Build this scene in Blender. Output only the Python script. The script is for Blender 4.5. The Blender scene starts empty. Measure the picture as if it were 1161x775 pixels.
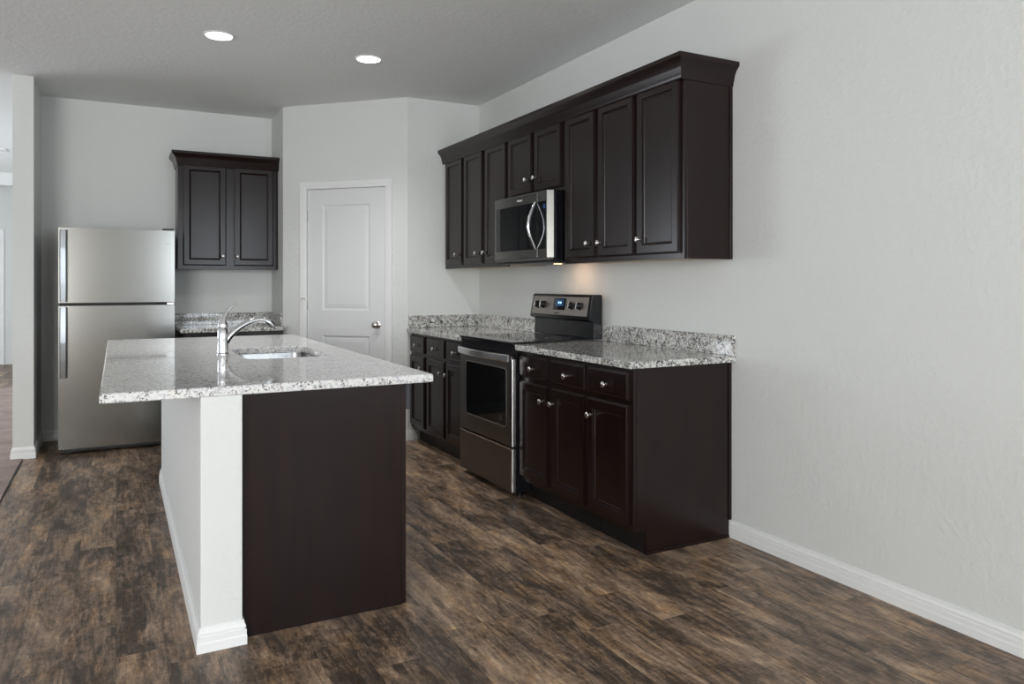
import bpy, bmesh, math, random
from mathutils import Vector, Matrix
random.seed(7)
scene = bpy.context.scene
COL = scene.collection

# ------------------------------------------------------------------ camera
cam_d = bpy.data.cameras.new('camera')
cam = bpy.data.objects.new('camera', cam_d); COL.objects.link(cam)
cam_d.sensor_width = 36.0
cam_d.lens = 841.8/1161*36.0
cam_d.shift_y = -(387.5-321.4)/1161
cam_d.clip_start = 0.02
cam.location = (-2.7356, 0, 1.2742)
cam.rotation_euler = (math.radians(90), 0, math.radians(-28.0713))
scene.camera = cam

# ------------------------------------------------------------------ light and exposure
scene.view_settings.view_transform = 'Standard'
scene.view_settings.look = 'None'
scene.view_settings.gamma = 1.0
scene.view_settings.use_curve_mapping = False
scene.view_settings.exposure = 0.0
world = bpy.data.worlds.new('world'); scene.world = world
world.use_nodes = True
world.node_tree.nodes['Background'].inputs[0].default_value = (0.75, 0.86, 1.0, 1)
world.node_tree.nodes['Background'].inputs[1].default_value = 0.6

def area_light(name, loc, target, sx, sy, power, color):
    l = bpy.data.lights.new(name, 'AREA'); l.shape = 'RECTANGLE'
    l.size, l.size_y, l.energy, l.color = sx, sy, power, color
    o = bpy.data.objects.new(name, l); COL.objects.link(o)
    o.location = loc
    d = Vector(target)-Vector(loc)
    o.rotation_euler = d.to_track_quat('-Z', 'Y').to_euler()
    return o
# daylight at rear-right and hall windows; rear-left and left lights are added, unseen fill
area_light('fill_rear_left', (-5.55, -3.42, 1.40), (-4.6, 5, 2.1), 2.3, 2.1, 275, (0.975, 0.985, 0.985))
area_light('daylight_rear_right', (-0.80, -3.42, 1.70), (-1.1, 5, 2.3), 1.25, 1.5, 72, (0.84, 0.92, 1.0))
area_light('fill_left', (-7.42, 1.5, 1.5), (0, 1.5, 2.1), 3.0, 1.7, 14, (0.80, 0.87, 1.0))
area_light('daylight_hall', (-7.42, 9.5, 1.5), (-3, 9.5, 2.2), 3.5, 1.6, 165, (0.86, 0.92, 1.0))

# ------------------------------------------------------------------ constants
CEIL = 2.79
CT = 0.914           # counter top height
CTH = 0.033
YF = 5.726           # pantry side wall
YB = 7.077           # back wall of the nook
A = Vector((-1.4699, 6.5538)); B = Vector((-0.6437, 5.726))
AU = (B-A).normalized(); AN = Vector((AU.y, -AU.x))
if AN.y > 0: AN = -AN

# ------------------------------------------------------------------ materials
def nmat(name):
    m = bpy.data.materials.new(name); m.use_nodes = True
    nt = m.node_tree; b = nt.nodes['Principled BSDF']
    return m, nt, b
def N(nt, t, **kw):
    n = nt.nodes.new(t)
    for k, v in kw.items():
        if k in n.bl_rna.properties: setattr(n, k, v)
        else: n.inputs[k].default_value = v
    return n
def math_node(nt, op, a, b=None):
    n = nt.nodes.new('ShaderNodeMath'); n.operation = op
    for i, v in enumerate((a, b)):
        if v is None: continue
        if isinstance(v, (int, float)): n.inputs[i].default_value = v
        else: nt.links.new(v, n.inputs[i])
    return n.outputs[0]
def coords(nt, scale=(1, 1, 1)):
    tc = nt.nodes.new('ShaderNodeNewGeometry')
    mp = nt.nodes.new('ShaderNodeMapping'); mp.inputs['Scale'].default_value = scale
    nt.links.new(tc.outputs['Position'], mp.inputs[0])
    return mp.outputs[0]
def bump(nt, b, height, strength, dist):
    n = nt.nodes.new('ShaderNodeBump'); n.inputs['Strength'].default_value = strength; n.inputs['Distance'].default_value = dist
    nt.links.new(height, n.inputs['Height']); nt.links.new(n.outputs[0], b.inputs['Normal'])
def simple(name, col, rough=0.5, metal=0.0, spec=0.5, emit=None, estr=0):
    m, nt, b = nmat(name)
    b.inputs['Base Color'].default_value = (*col, 1); b.inputs['Roughness'].default_value = rough
    b.inputs['Metallic'].default_value = metal; b.inputs['Specular IOR Level'].default_value = spec
    if emit:
        b.inputs['Emission Color'].default_value = (*emit, 1); b.inputs['Emission Strength'].default_value = estr
    return m
def paint(name, col, rough, scale, strength, dist=0.004):
    m, nt, b = nmat(name)
    b.inputs['Base Color'].default_value = (*col, 1); b.inputs['Roughness'].default_value = rough
    v = coords(nt)
    n = N(nt, 'ShaderNodeTexNoise', Scale=scale, Detail=3.0, Roughness=0.55); nt.links.new(v, n.inputs['Vector'])
    r = N(nt, 'ShaderNodeValToRGB'); r.color_ramp.elements[0].position = 0.42; r.color_ramp.elements[1].position = 0.62
    nt.links.new(n.outputs['Fac'], r.inputs[0])
    bump(nt, b, r.outputs[0], strength, dist)
    return m
M = {}
M['wall'] = paint('wall_paint', (0.70, 0.713, 0.693), 0.6, 34, 0.20)
M['ceil'] = paint('ceiling_paint', (0.80, 0.82, 0.81), 0.8, 36, 0.22)
M['trim'] = simple('white_trim_paint', (0.82, 0.825, 0.82), 0.35)
M['door'] = simple('white_door_paint', (0.74, 0.75, 0.75), 0.4)

def floor_material():
    m, nt, b = nmat('vinyl_plank'); L = nt.links
    geo = nt.nodes.new('ShaderNodeNewGeometry'); sep = nt.nodes.new('ShaderNodeSeparateXYZ'); L.new(geo.outputs['Position'], sep.inputs[0])
    W, LEN = 0.152, 0.92
    xs = math_node(nt, 'DIVIDE', sep.outputs['X'], W); row = math_node(nt, 'FLOOR', xs); fx = math_node(nt, 'FRACT', xs)
    wn = N(nt, 'ShaderNodeTexWhiteNoise', noise_dimensions='1D'); L.new(row, wn.inputs['W'])
    ys = math_node(nt, 'ADD', math_node(nt, 'DIVIDE', sep.outputs['Y'], LEN), math_node(nt, 'MULTIPLY', wn.outputs['Value'], 5.0))
    colm = math_node(nt, 'FLOOR', ys); fy = math_node(nt, 'FRACT', ys)
    ident = math_node(nt, 'ADD', math_node(nt, 'MULTIPLY', row, 17.31), math_node(nt, 'MULTIPLY', colm, 5.77))
    wp = N(nt, 'ShaderNodeTexWhiteNoise', noise_dimensions='1D'); L.new(ident, wp.inputs['W'])
    def noise(scale, sx, sy, detail, rough, dist=0.0):
        mp = nt.nodes.new('ShaderNodeMapping'); mp.inputs['Scale'].default_value = (sx, sy, 1); L.new(geo.outputs['Position'], mp.inputs[0])
        n = N(nt, 'ShaderNodeTexNoise', noise_dimensions='4D', Scale=scale, Detail=detail, Roughness=rough, Distortion=dist)
        L.new(mp.outputs[0], n.inputs['Vector']); L.new(ident, n.inputs['W'])
        return n.outputs['Fac']
    blot = noise(1.0, 8.0, 2.4, 6, 0.66, 0.9)
    grain = noise(1.0, 70.0, 5.0, 6, 0.75, 0.4)
    fine = noise(1.0, 260.0, 40.0, 3, 0.6)
    warm = noise(1.0, 14.0, 5.0, 5, 0.65, 0.8)
    saw = noise(1.0, 16.0, 150.0, 2, 0.5)
    mid = noise(1.0, 30.0, 11.0, 4, 0.7, 1.0)
    v = math_node(nt, 'ADD', math_node(nt, 'MULTIPLY', blot, 0.44), math_node(nt, 'MULTIPLY', grain, 0.24))
    v = math_node(nt, 'ADD', v, math_node(nt, 'MULTIPLY', mid, 0.20))
    v = math_node(nt, 'ADD', v, math_node(nt, 'MULTIPLY', fine, 0.12))
    v = math_node(nt, 'ADD', v, math_node(nt, 'MULTIPLY', math_node(nt, 'SUBTRACT', wp.outputs['Value'], 0.5), 0.05))
    v = math_node(nt, 'ADD', v, math_node(nt, 'MULTIPLY', math_node(nt, 'SUBTRACT', saw, 0.5), 0.08))
    r = N(nt, 'ShaderNodeValToRGB'); L.new(v, r.inputs[0])
    e = r.color_ramp.elements
    e[0].position = 0.40; e[0].color = (0.040, 0.032, 0.026, 1)
    e[1].position = 0.63; e[1].color = (0.60, 0.46, 0.335, 1)
    x = e.new(0.455); x.color = (0.086, 0.066, 0.052, 1)
    x = e.new(0.51); x.color = (0.21, 0.155, 0.118, 1)
    x = e.new(0.565); x.color = (0.36, 0.272, 0.20, 1)
    wr = N(nt, 'ShaderNodeValToRGB'); L.new(warm, wr.inputs[0])
    wr.color_ramp.elements[0].position = 0.47; wr.color_ramp.elements[0].color = (1.04, 0.975, 0.92, 1)
    wr.color_ramp.elements[1].position = 0.68; wr.color_ramp.elements[1].color = (1.30, 1.06, 0.76, 1)
    mx = N(nt, 'ShaderNodeMixRGB', blend_type='MULTIPLY', Fac=1.0); L.new(r.outputs[0], mx.inputs[1]); L.new(wr.outputs[0], mx.inputs[2])
    # seams
    ex = math_node(nt, 'MINIMUM', fx, math_node(nt, 'SUBTRACT', 1.0, fx)); ey = math_node(nt, 'MINIMUM', fy, math_node(nt, 'SUBTRACT', 1.0, fy))
    gx = math_node(nt, 'LESS_THAN', ex, 0.006); gy = math_node(nt, 'LESS_THAN', ey, 0.0012)
    gap = math_node(nt, 'MAXIMUM', gx, gy)
    mg = N(nt, 'ShaderNodeMixRGB', blend_type='MIX'); L.new(math_node(nt, 'MULTIPLY', gap, 0.22), mg.inputs[0]); L.new(mx.outputs[0], mg.inputs[1]); mg.inputs[2].default_value = (0.012, 0.010, 0.009, 1)
    L.new(mg.outputs[0], b.inputs['Base Color'])
    b.inputs['Roughness'].default_value = 0.42; b.inputs['Specular IOR Level'].default_value = 0.35
    bump(nt, b, grain, 0.10, 0.002)
    return m
M['floor'] = floor_material()

def carpet_material():
    m, nt, b = nmat('carpet_pile'); v = coords(nt)
    n = N(nt, 'ShaderNodeTexNoise', Scale=160.0, Detail=3.0); nt.links.new(v, n.inputs['Vector'])
    n2 = N(nt, 'ShaderNodeTexNoise', Scale=5.0, Detail=4.0); nt.links.new(v, n2.inputs['Vector'])
    s = math_node(nt, 'ADD', math_node(nt, 'MULTIPLY', n.outputs['Fac'], 0.6), math_node(nt, 'MULTIPLY', n2.outputs['Fac'], 0.4))
    r = N(nt, 'ShaderNodeValToRGB'); nt.links.new(s, r.inputs[0])
    r.color_ramp.elements[0].position = 0.3; r.color_ramp.elements[0].color = (0.20, 0.152, 0.135, 1)
    r.color_ramp.elements[1].position = 0.7; r.color_ramp.elements[1].color = (0.54, 0.435, 0.395, 1)
    nt.links.new(r.outputs[0], b.inputs['Base Color']); b.inputs['Roughness'].default_value = 0.95; b.inputs['Specular IOR Level'].default_value = 0.1
    bump(nt, b, n.outputs['Fac'], 0.6, 0.01)
    return m
M['carpet'] = carpet_material()

def granite(name, dark_amount, lo, mid, spec=0.5, cells=215.0, dark=(0.022, 0.022, 0.026), cl=26):
    m, nt, b = nmat(name); L = nt.links; v = coords(nt)
    def noi(scale, detail, rough=0.6, off=0.0):
        mp = nt.nodes.new('ShaderNodeMapping'); mp.inputs['Location'].default_value = (off, off*1.7, off*0.6); L.new(v, mp.inputs[0])
        n = N(nt, 'ShaderNodeTexNoise', Scale=scale, Detail=detail, Roughness=rough, Distortion=0.3); L.new(mp.outputs[0], n.inputs['Vector'])
        return n.outputs['Fac']
    base = noi(70, 4, 0.65)
    r = N(nt, 'ShaderNodeValToRGB'); L.new(base, r.inputs[0])
    e = r.color_ramp.elements
    e[0].position = 0.36; e[0].color = (*lo, 1)
    e[1].position = 0.60; e[1].color = (0.78, 0.77, 0.74, 1)
    x = e.new(0.46); x.color = (*mid, 1)
    # black mineral grains: crystals of a fine voronoi, clustered by a coarser noise
    vo = N(nt, 'ShaderNodeTexVoronoi', Scale=cells); L.new(v, vo.inputs['Vector'])
    sp = nt.nodes.new('ShaderNodeSeparateColor'); L.new(vo.outputs['Color'], sp.inputs[0])
    clus = noi(cl, 3, 0.7, 4.3)
    th = math_node(nt, 'ADD', sp.outputs[0], math_node(nt, 'MULTIPLY', math_node(nt, 'SUBTRACT', clus, 0.5), 2.4))
    blk = N(nt, 'ShaderNodeValToRGB'); L.new(th, blk.inputs[0])
    blk.color_ramp.elements[0].position = dark_amount; blk.color_ramp.elements[0].color = (0, 0, 0, 1)
    blk.color_ramp.elements[1].position = dark_amount+0.05; blk.color_ramp.elements[1].color = (1, 1, 1, 1)
    mx = N(nt, 'ShaderNodeMixRGB'); L.new(blk.outputs[0], mx.inputs[0]); L.new(r.outputs[0], mx.inputs[1]); mx.inputs[2].default_value = (*dark, 1)
    # tan flecks
    th2 = math_node(nt, 'ADD', sp.outputs[1], math_node(nt, 'MULTIPLY', math_node(nt, 'SUBTRACT', noi(15, 2, 0.5, 9.1), 0.5), 1.2))
    tan = N(nt, 'ShaderNodeValToRGB'); L.new(th2, tan.inputs[0])
    tan.color_ramp.elements[0].position = 0.96; tan.color_ramp.elements[0].color = (0, 0, 0, 1); tan.color_ramp.elements[1].position = 1.0
    mx2 = N(nt, 'ShaderNodeMixRGB'); L.new(math_node(nt, 'MULTIPLY', tan.outputs[0], 0.6), mx2.inputs[0]); L.new(mx.outputs[0], mx2.inputs[1]); mx2.inputs[2].default_value = (0.34, 0.27, 0.20, 1)
    L.new(mx2.outputs[0], b.inputs['Base Color'])
    b.inputs['Roughness'].default_value = 0.06; b.inputs['IOR'].default_value = 1.45; b.inputs['Specular IOR Level'].default_value = spec
    return m
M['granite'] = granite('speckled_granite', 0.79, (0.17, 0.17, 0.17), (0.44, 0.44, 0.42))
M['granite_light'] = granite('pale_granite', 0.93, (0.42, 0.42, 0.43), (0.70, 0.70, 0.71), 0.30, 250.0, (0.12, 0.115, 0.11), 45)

def espresso(name, grain_dir, col=(0.0112, 0.0054, 0.0048)):
    m, nt, b = nmat(name)
    v = coords(nt, grain_dir)
    n = N(nt, 'ShaderNodeTexNoise', Scale=1.0, Detail=5.0, Roughness=0.6); nt.links.new(v, n.inputs['Vector'])
    r = N(nt, 'ShaderNodeValToRGB'); nt.links.new(n.outputs['Fac'], r.inputs[0])
    r.color_ramp.elements[0].position = 0.35; r.color_ramp.elements[0].color = (col[0]*0.75, col[1]*0.78, col[2]*0.8, 1)
    r.color_ramp.elements[1].position = 0.68; r.color_ramp.elements[1].color = (col[0]*1.35, col[1]*1.2, col[2]*1.15, 1)
    nt.links.new(r.outputs[0], b.inputs['Base Color'])
    b.inputs['Roughness'].default_value = 0.25; b.inputs['Specular IOR Level'].default_value = 0.36
    return m
M['wood'] = espresso('espresso_wood', (40, 40, 3.0))
M['toe'] = simple('toe_kick_black', (0.008, 0.007, 0.007), 0.5)
M['underside'] = simple('cabinet_underside_maple', (0.50, 0.36, 0.22), 0.5)

def brushed(name, col, rough, scale, amount=0.06):
    m, nt, b = nmat(name)
    b.inputs['Base Color'].default_value = (*col, 1); b.inputs['Metallic'].default_value = 1.0
    v = coords(nt, scale)
    n = N(nt, 'ShaderNodeTexNoise', Scale=1.0, Detail=3.0); nt.links.new(v, n.inputs['Vector'])
    mr = N(nt, 'ShaderNodeMapRange'); nt.links.new(n.outputs['Fac'], mr.inputs['Value'])
    mr.inputs['To Min'].default_value = rough-amount; mr.inputs['To Max'].default_value = rough+amount
    nt.links.new(mr.outputs[0], b.inputs['Roughness'])
    return m
M['steel'] = brushed('brushed_stainless', (0.27, 0.265, 0.25), 0.20, (3, 3, 260), 0.02)
M['steel_bright'] = brushed('bright_steel', (0.74, 0.74, 0.74), 0.24, (3, 3, 200), 0.02)
M['steel_mid'] = brushed('satin_steel', (0.42, 0.43, 0.44), 0.30, (3, 3, 200))
M['steel_dark'] = brushed('black_stainless', (0.20, 0.185, 0.175), 0.33, (3, 3, 260))
M['steel_panel'] = brushed('bronze_stainless', (0.40, 0.36, 0.33), 0.35, (3, 3, 260))
M['chrome'] = simple('chrome', (0.80, 0.81, 0.83), 0.06, 1.0)
M['nickel'] = simple('satin_nickel', (0.72, 0.70, 0.67), 0.22, 1.0)
M['black_glass'] = simple('black_glass', (0.006, 0.007, 0.008), 0.03, 0, 0.6)
M['black_enamel'] = simple('black_enamel', (0.007, 0.007, 0.009), 0.16, 0, 0.5)
M['black_plastic'] = simple('black_plastic', (0.010, 0.011, 0.013), 0.35)
M['slate'] = simple('slate_panel', (0.045, 0.046, 0.055), 0.4)
M['gasket'] = simple('dark_gasket', (0.008, 0.008, 0.009), 0.6)
M['logo'] = simple('pale_logo', (0.85, 0.85, 0.85), 0.4)
M['logo_dark'] = simple('dark_logo', (0.05, 0.05, 0.05), 0.4)
M['display'] = simple('blue_display', (0.01, 0.02, 0.04), 0.1, 0, 0.5, (0.03, 0.12, 0.32), 0.35)
M['digits'] = simple('display_digits', (0.2, 0.4, 0.5), 0.3, 0, 0.5, (0.45, 0.75, 1.0), 1.6)
M['lens'] = simple('lamp_lens', (0.9, 0.9, 0.9), 0.5, 0, 0.5, (1.0, 0.97, 0.93), 6.0)
M['warm_lens'] = simple('warm_lamp_lens', (0.9, 0.8, 0.7), 0.5, 0, 0.5, (1.0, 0.65, 0.35), 4.0)
M['glass_pane'] = simple('window_glass', (0.8, 0.9, 1.0), 0.05, 0, 0.5, (0.85, 0.93, 1.0), 0.9)
M['green'] = simple('green_plastic', (0.12, 0.26, 0.20), 0.4)

# ------------------------------------------------------------------ mesh helpers
class MB:
    def __init__(s): s.bm = bmesh.new()
    def _bev(s, faces, w, seg=2):
        if w <= 0: return
        es = list({e for f in faces for e in f.edges})
        bmesh.ops.bevel(s.bm, geom=es, offset=w, segments=seg, affect='EDGES', profile=0.5)
    def box(s, x0, x1, y0, y1, z0, z1, bev=0.0, seg=2):
        v = [s.bm.verts.new((x, y, z)) for z in (z0, z1) for x, y in ((x0, y0), (x1, y0), (x1, y1), (x0, y1))]
        fs = [s.bm.faces.new([v[i] for i in q]) for q in ((3, 2, 1, 0), (4, 5, 6, 7), (0, 1, 5, 4), (1, 2, 6, 5), (2, 3, 7, 6), (3, 0, 4, 7))]
        s._bev(fs, bev, seg); return s
    def rings(s, loops, closed_start=True, closed_end=True):
        """skin a list of equal-length vertex loops"""
        vs = [[s.bm.verts.new(p) for p in lp] for lp in loops]
        n = len(vs[0])
        for a, b in zip(vs, vs[1:]):
            for i in range(n):
                j = (i+1) % n
                s.bm.faces.new((a[i], a[j], b[j], b[i]))
        if closed_start: s.bm.faces.new(list(reversed(vs[0])))
        if closed_end: s.bm.faces.new(vs[-1])
        return s
    def prism(s, poly, axis, a0, a1, bev=0.0):
        """polygon in the two other axes, extruded along axis"""
        def mk(p, a):
            if axis == 'z': return (p[0], p[1], a)
            if axis == 'y': return (p[0], a, p[1])
            return (a, p[0], p[1])
        l0 = [s.bm.verts.new(mk(p, a0)) for p in poly]; l1 = [s.bm.verts.new(mk(p, a1)) for p in poly]
        n = len(poly); fs = [s.bm.faces.new(l0[::-1]), s.bm.faces.new(l1)]
        for i in range(n): fs.append(s.bm.faces.new((l0[i], l0[(i+1) % n], l1[(i+1) % n], l1[i])))
        s._bev(fs, bev); return s
    def lathe(s, base, axis, prof, seg=24):
        """prof: list of (distance along axis, radius)"""
        ax = Vector(axis).normalized(); t = ax.orthogonal().normalized(); u = ax.cross(t); base = Vector(base)
        loops = []
        for d, r in prof:
            loops.append([base+ax*d+(t*math.cos(2*math.pi*k/seg)+u*math.sin(2*math.pi*k/seg))*max(r, 1e-5) for k in range(seg)])
        return s.rings(loops)
    def tube(s, pts, radii, seg=16, flat=1.0, up=(0, 0, 1)):
        pts = [Vector(p) for p in pts]; loops = []
        for i, p in enumerate(pts):
            d = (pts[min(i+1, len(pts)-1)]-pts[max(i-1, 0)]).normalized()
            a = d.cross(Vector(up))
            if a.length < 1e-4: a = d.cross(Vector((1, 0, 0)))
            a.normalize(); b = a.cross(d).normalized()
            r = radii[i] if hasattr(radii, '__len__') else radii
            loops.append([p+a*r*math.cos(2*math.pi*k/seg)+b*r*flat*math.sin(2*math.pi*k/seg) for k in range(seg)])
        return s.rings(loops)
    def sweep(s, path, prof):
        """prof: list of (out, z); path: list of (x, y, nx, ny) with mitre normals already scaled"""
        loops = [[(x+nx*o, y+ny*o, z) for o, z in prof] for x, y, nx, ny in path]
        return s.rings(loops)
    def build(s, name, mat, parent=None, smooth=False, recalc=True):
        bm = s.bm
        if recalc: bmesh.ops.recalc_face_normals(bm, faces=bm.faces)
        off = BASE.get(parent.name, Vector()) if parent else Vector()
        if parent is None:
            xs = [v.co for v in bm.verts]
            lo = Vector((min(c.x for c in xs), min(c.y for c in xs), min(c.z for c in xs))); hi = Vector((max(c.x for c in xs), max(c.y for c in xs), max(c.z for c in xs)))
            off = Vector(((lo.x+hi.x)/2, (lo.y+hi.y)/2, lo.z))
        for v in bm.verts: v.co -= off
        me = bpy.data.meshes.new(name); bm.to_mesh(me); bm.free()
        o = bpy.data.objects.new(name, me); COL.objects.link(o)
        if parent: o.parent = parent
        else: o.location = off
        BASE[o.name] = off
        ms = mat if isinstance(mat, (list, tuple)) else [mat]
        for k in ms: me.materials.append(k)
        if smooth:
            for p in me.polygons: p.use_smooth = True
            try: me.set_sharp_from_angle(angle=math.radians(38))
            except Exception: pass
        return o
BASE = {}
def thing(name, label, cat, loc, group=None):
    o = bpy.data.objects.new(name, None); COL.objects.link(o); o.location = loc; o.empty_display_size = 0.1
    o['label'] = label; o['category'] = cat
    if group: o['group'] = group
    BASE[o.name] = Vector(loc); return o
def tag(o, label, cat, group=None):
    o['label'] = label; o['category'] = cat
    if group: o['group'] = group
    return o
def struct(o): o['kind'] = 'structure'; return o
def plabel(o, t): o['label'] = t; return o

class Face:
    """local frame on a flat front: origin, u to the right, v up, n outward"""
    def __init__(s, o, u, n, v=(0, 0, 1)): s.o, s.u, s.n, s.v = Vector(o), Vector(u), Vector(n), Vector(v)
    def p(s, a, b, d=0.0): return s.o+s.u*a+s.v*b+s.n*d
def rect(F, a0, a1, b0, b1, d, inset=0.0):
    return [F.p(a0+inset, b0+inset, d), F.p(a1-inset, b0+inset, d), F.p(a1-inset, b1-inset, d), F.p(a0+inset, b1-inset, d)]
def slab(mb, F, a0, a1, b0, b1, prof):
    """prof: (inset, depth) rings from the back to the front"""
    mb.rings([rect(F, a0, a1, b0, b1, d, i) for i, d in prof]); return mb
DOOR = [(0, 0), (0, 0.011), (0.003, 0.0125), (0.0055, 0.0130), (0.0065, 0.0175), (0.009, 0.019), (0.047, 0.019), (0.049, 0.0175), (0.050, 0.0125), (0.053, 0.0105), (0.056, 0.0125), (0.060, 0.0110), (0.062, 0.0085), (0.066, 0.0085)]
DRAWER = [(0, 0), (0, 0.011), (0.003, 0.0135), (0.007, 0.0145), (0.008, 0.0175), (0.012, 0.019)]
def cab_door(F, a0, a1, b0, b1, parent, knob=None, name='door', prof=DOOR):
    d = slab(MB(), F, a0, a1, b0, b1, prof).build(name, M['wood'], parent)
    if knob:
        k = MB().lathe(F.p(knob[0], knob[1], 0.0185), F.n, [(0, 0.0065), (0.002, 0.0065), (0.003, 0.005), (0.012, 0.005), (0.015, 0.010), (0.018, 0.0145), (0.022, 0.0155), (0.026, 0.0125), (0.028, 0.006), (0.0285, 0.0)], 20)
        plabel(k.build('knob', M['nickel'], d, True), 'satin nickel knob')
    return d
def text_mesh(F, a, b, d, body, size, parent, mat, name='logo', depth=0.0006):
    cu = bpy.data.curves.new(name, 'FONT'); cu.body = body; cu.size = size; cu.align_x = 'CENTER'; cu.align_y = 'CENTER'; cu.extrude = depth
    t = bpy.data.objects.new('tmp_text', cu); COL.objects.link(t)
    dg = bpy.context.evaluated_depsgraph_get(); dg.update()
    me = bpy.data.meshes.new_from_object(t.evaluated_get(dg))
    bpy.data.objects.remove(t)
    off = BASE.get(parent.name, Vector())
    for v in me.vertices: v.co = F.p(a+v.co.x, b+v.co.y, d+depth+v.co.z)-off
    me.materials.clear(); me.materials.append(mat)
    o = bpy.data.objects.new(name, me); COL.objects.link(o); o.parent = parent; BASE[o.name] = off
    return o

# ------------------------------------------------------------------ room shell
XL, YR, YH = -7.5, -3.5, 14.1
SX0, SX1, SY = -3.3965, -3.267, 6.44      # stub wall beside the refrigerator
def quadbox(*a, **k): return MB().box(*a, **k)
struct(quadbox(-3.33, 0.1, YR-0.1, YB+0.1, -0.1, 0).build('floor', M['floor']))
struct(quadbox(XL-0.1, -3.335, YR-0.1, 11.0, -0.1, 0.006).build('floor_carpet', M['carpet']))
struct(quadbox(XL-0.1, SX0+0.1, 11.0, YH+0.1, -0.1, 0.0).build('floor_hall', M['floor']))
struct(quadbox(XL-0.1, 0.1, YR-0.1, YH+0.1, CEIL, CEIL+0.1).build('ceiling', M['ceil']))
# ragged dark seam where the carpet meets the planks
sm = MB()
ys = [YR+0.12*i for i in range(int((SY-YR)/0.12)+1)]
l0, l1 = [], []
for y in ys:
    l0.append((-3.3355-random.uniform(0, 0.004), y)); l1.append((-3.3305+random.uniform(0, 0.005), y))
sm.prism(l0+l1[::-1], 'z', 0.0, 0.0075)
struct(sm.build('trim_1', M['gasket']))

struct(quadbox(0, 0.1, YR-0.1, YF+0.1, 0, CEIL).build('wall_right', M['wall']))
struct(quadbox(B.x, 0.0, YF, YF+0.1, 0, CEIL).build('wall_pantry', M['wall']))
# angled wall with the door opening, built as one mesh of three pieces
DS0, DS1, DZ = 0.222, 0.986, 2.082
LA = (B-A).length
def ap(s, d=0.0): q = A+AU*s+AN*d; return (q.x, q.y)
w = MB()
for s0, s1, z0, z1 in ((0, DS0, 0, CEIL), (DS1, LA, 0, CEIL), (DS0, DS1, DZ, CEIL)):
    w.prism([ap(s0), ap(s1), ap(s1, -0.11), ap(s0, -0.11)], 'z', z0, z1)
struct(w.build('wall_angled', M['wall']))
struct(MB().prism([(A.x, A.y), (A.x+0.12, A.y+0.03), (A.x+0.12, YB), (A.x, YB)], 'z', 0, CEIL).build('wall_nook', M['wall']))
struct(quadbox(SX1, A.x+0.12, YB, YB+0.1, 0, CEIL).build('wall_back', M['wall']))
struct(quadbox(SX0, SX1, SY, YH, 0, CEIL).build('wall_stub', M['wall']))
struct(quadbox(XL-0.1, SX0, YH, YH+0.1, 0, CEIL).build('wall_hall', M['wall']))
# left and rear walls with two openings each, one of each added for light
w = MB()
for y0, y1, z0, z1 in ((YR, 0, 0, CEIL), (0, 3.0, 0, 0.65), (0, 3.0, 2.35, CEIL), (3.0, 7.75, 0, CEIL), (7.75, 11.25, 0, 0.7), (7.75, 11.25, 2.3, CEIL), (11.25, YH, 0, CEIL)):
    w.box(XL-0.1, XL, y0, y1, z0, z1)
struct(w.build('wall_left', M['wall']))
w = MB()
for x0, x1, z0, z1 in ((XL, -6.7, 0, CEIL), (-4.4, -1.45, 0, CEIL), (-0.15, 0, 0, CEIL), (-6.7, -4.4, 2.45, CEIL), (-6.7, -4.4, 0, 0.35), (-1.45, -0.15, 2.5, CEIL), (-1.45, -0.15, 0, 0.9)):
    w.box(x0, x1, YR-0.1, YR, z0, z1)
struct(w.build('wall_rear', M['wall']))
def window(name, axis, c, a0, a1, z0, z1, mull):
    f = MB()
    def bar(p0, p1, q0, q1):
        if axis == 'y': f.box(p0, p1, c-0.03, c+0.03, q0, q1, 0.003)
        else: f.box(c-0.03, c+0.03, p0, p1, q0, q1, 0.003)
    t = 0.05
    bar(a0, a1, z0, z0+t); bar(a0, a1, z1-t, z1)
    for a in [a0]+mull+[a1-t]: bar(a, a+t, z0+t, z1-t)
    o = struct(f.build(name, M['trim']))
    return o
window('fill_window_1', 'y', YR-0.05, -6.7, -4.4, 0.35, 2.45, [-5.58])  # added unseen window for the main light, kept clear of refrigerator reflections
window('window_4', 'y', YR-0.05, -1.45, -0.15, 0.9, 2.5, [-0.825])
window('fill_window_2', 'x', XL-0.05, 0, 3.0, 0.65, 2.35, [1.48])  # added unseen window around the left fill light
window('window_3', 'x', XL-0.05, 7.75, 11.25, 0.7, 2.3, [9.48])
# dropped header in the hall
struct(quadbox(XL, SX0, 12.2, 12.35, 2.62, CEIL).build('wall_header', M['wall']))

# baseboards
BBP = [(0, 0), (0.014, 0), (0.014, 0.030), (0.0125, 0.036), (0.0125, 0.052), (0.0070, 0.0545), (0.0070, 0.057), (0.0105, 0.0595), (0.0105, 0.066), (0.006, 0.074), (0.0045, 0.0855), (0, 0.0855)]
def baseboard(name, pts, normals):
    path = [(p[0], p[1], n[0], n[1]) for p, n in zip(pts, normals)]
    return struct(MB().sweep(path, BBP).build(name, M['trim']))
baseboard('baseboard_right', [(0, YR), (0, 2.795)], [(-1, 0), (-1, 0)])
baseboard('baseboard_pantry', [(B.x, YF), (-0.56, YF)], [(-0.4142, -1), (0, -1)])
baseboard('baseboard_angled', [ap(1.02), ap(LA)], [tuple(AN), (-0.4142, -1)])
baseboard('baseboard_nook', [ap(0.171), (A.x, A.y), (A.x, 6.57)], [tuple(AN), (-1, -0.4142), (-1, 0)])
baseboard('baseboard_stub', [(SX1, YB), (SX1, SY), (SX0, SY), (SX0, YH)], [(1, 0), (1, -1), (-1, -1), (-1, 0)])
baseboard('baseboard_back', [(SX1, YB), (-2.26, YB)], [(1, -1), (0, -1)])
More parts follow.
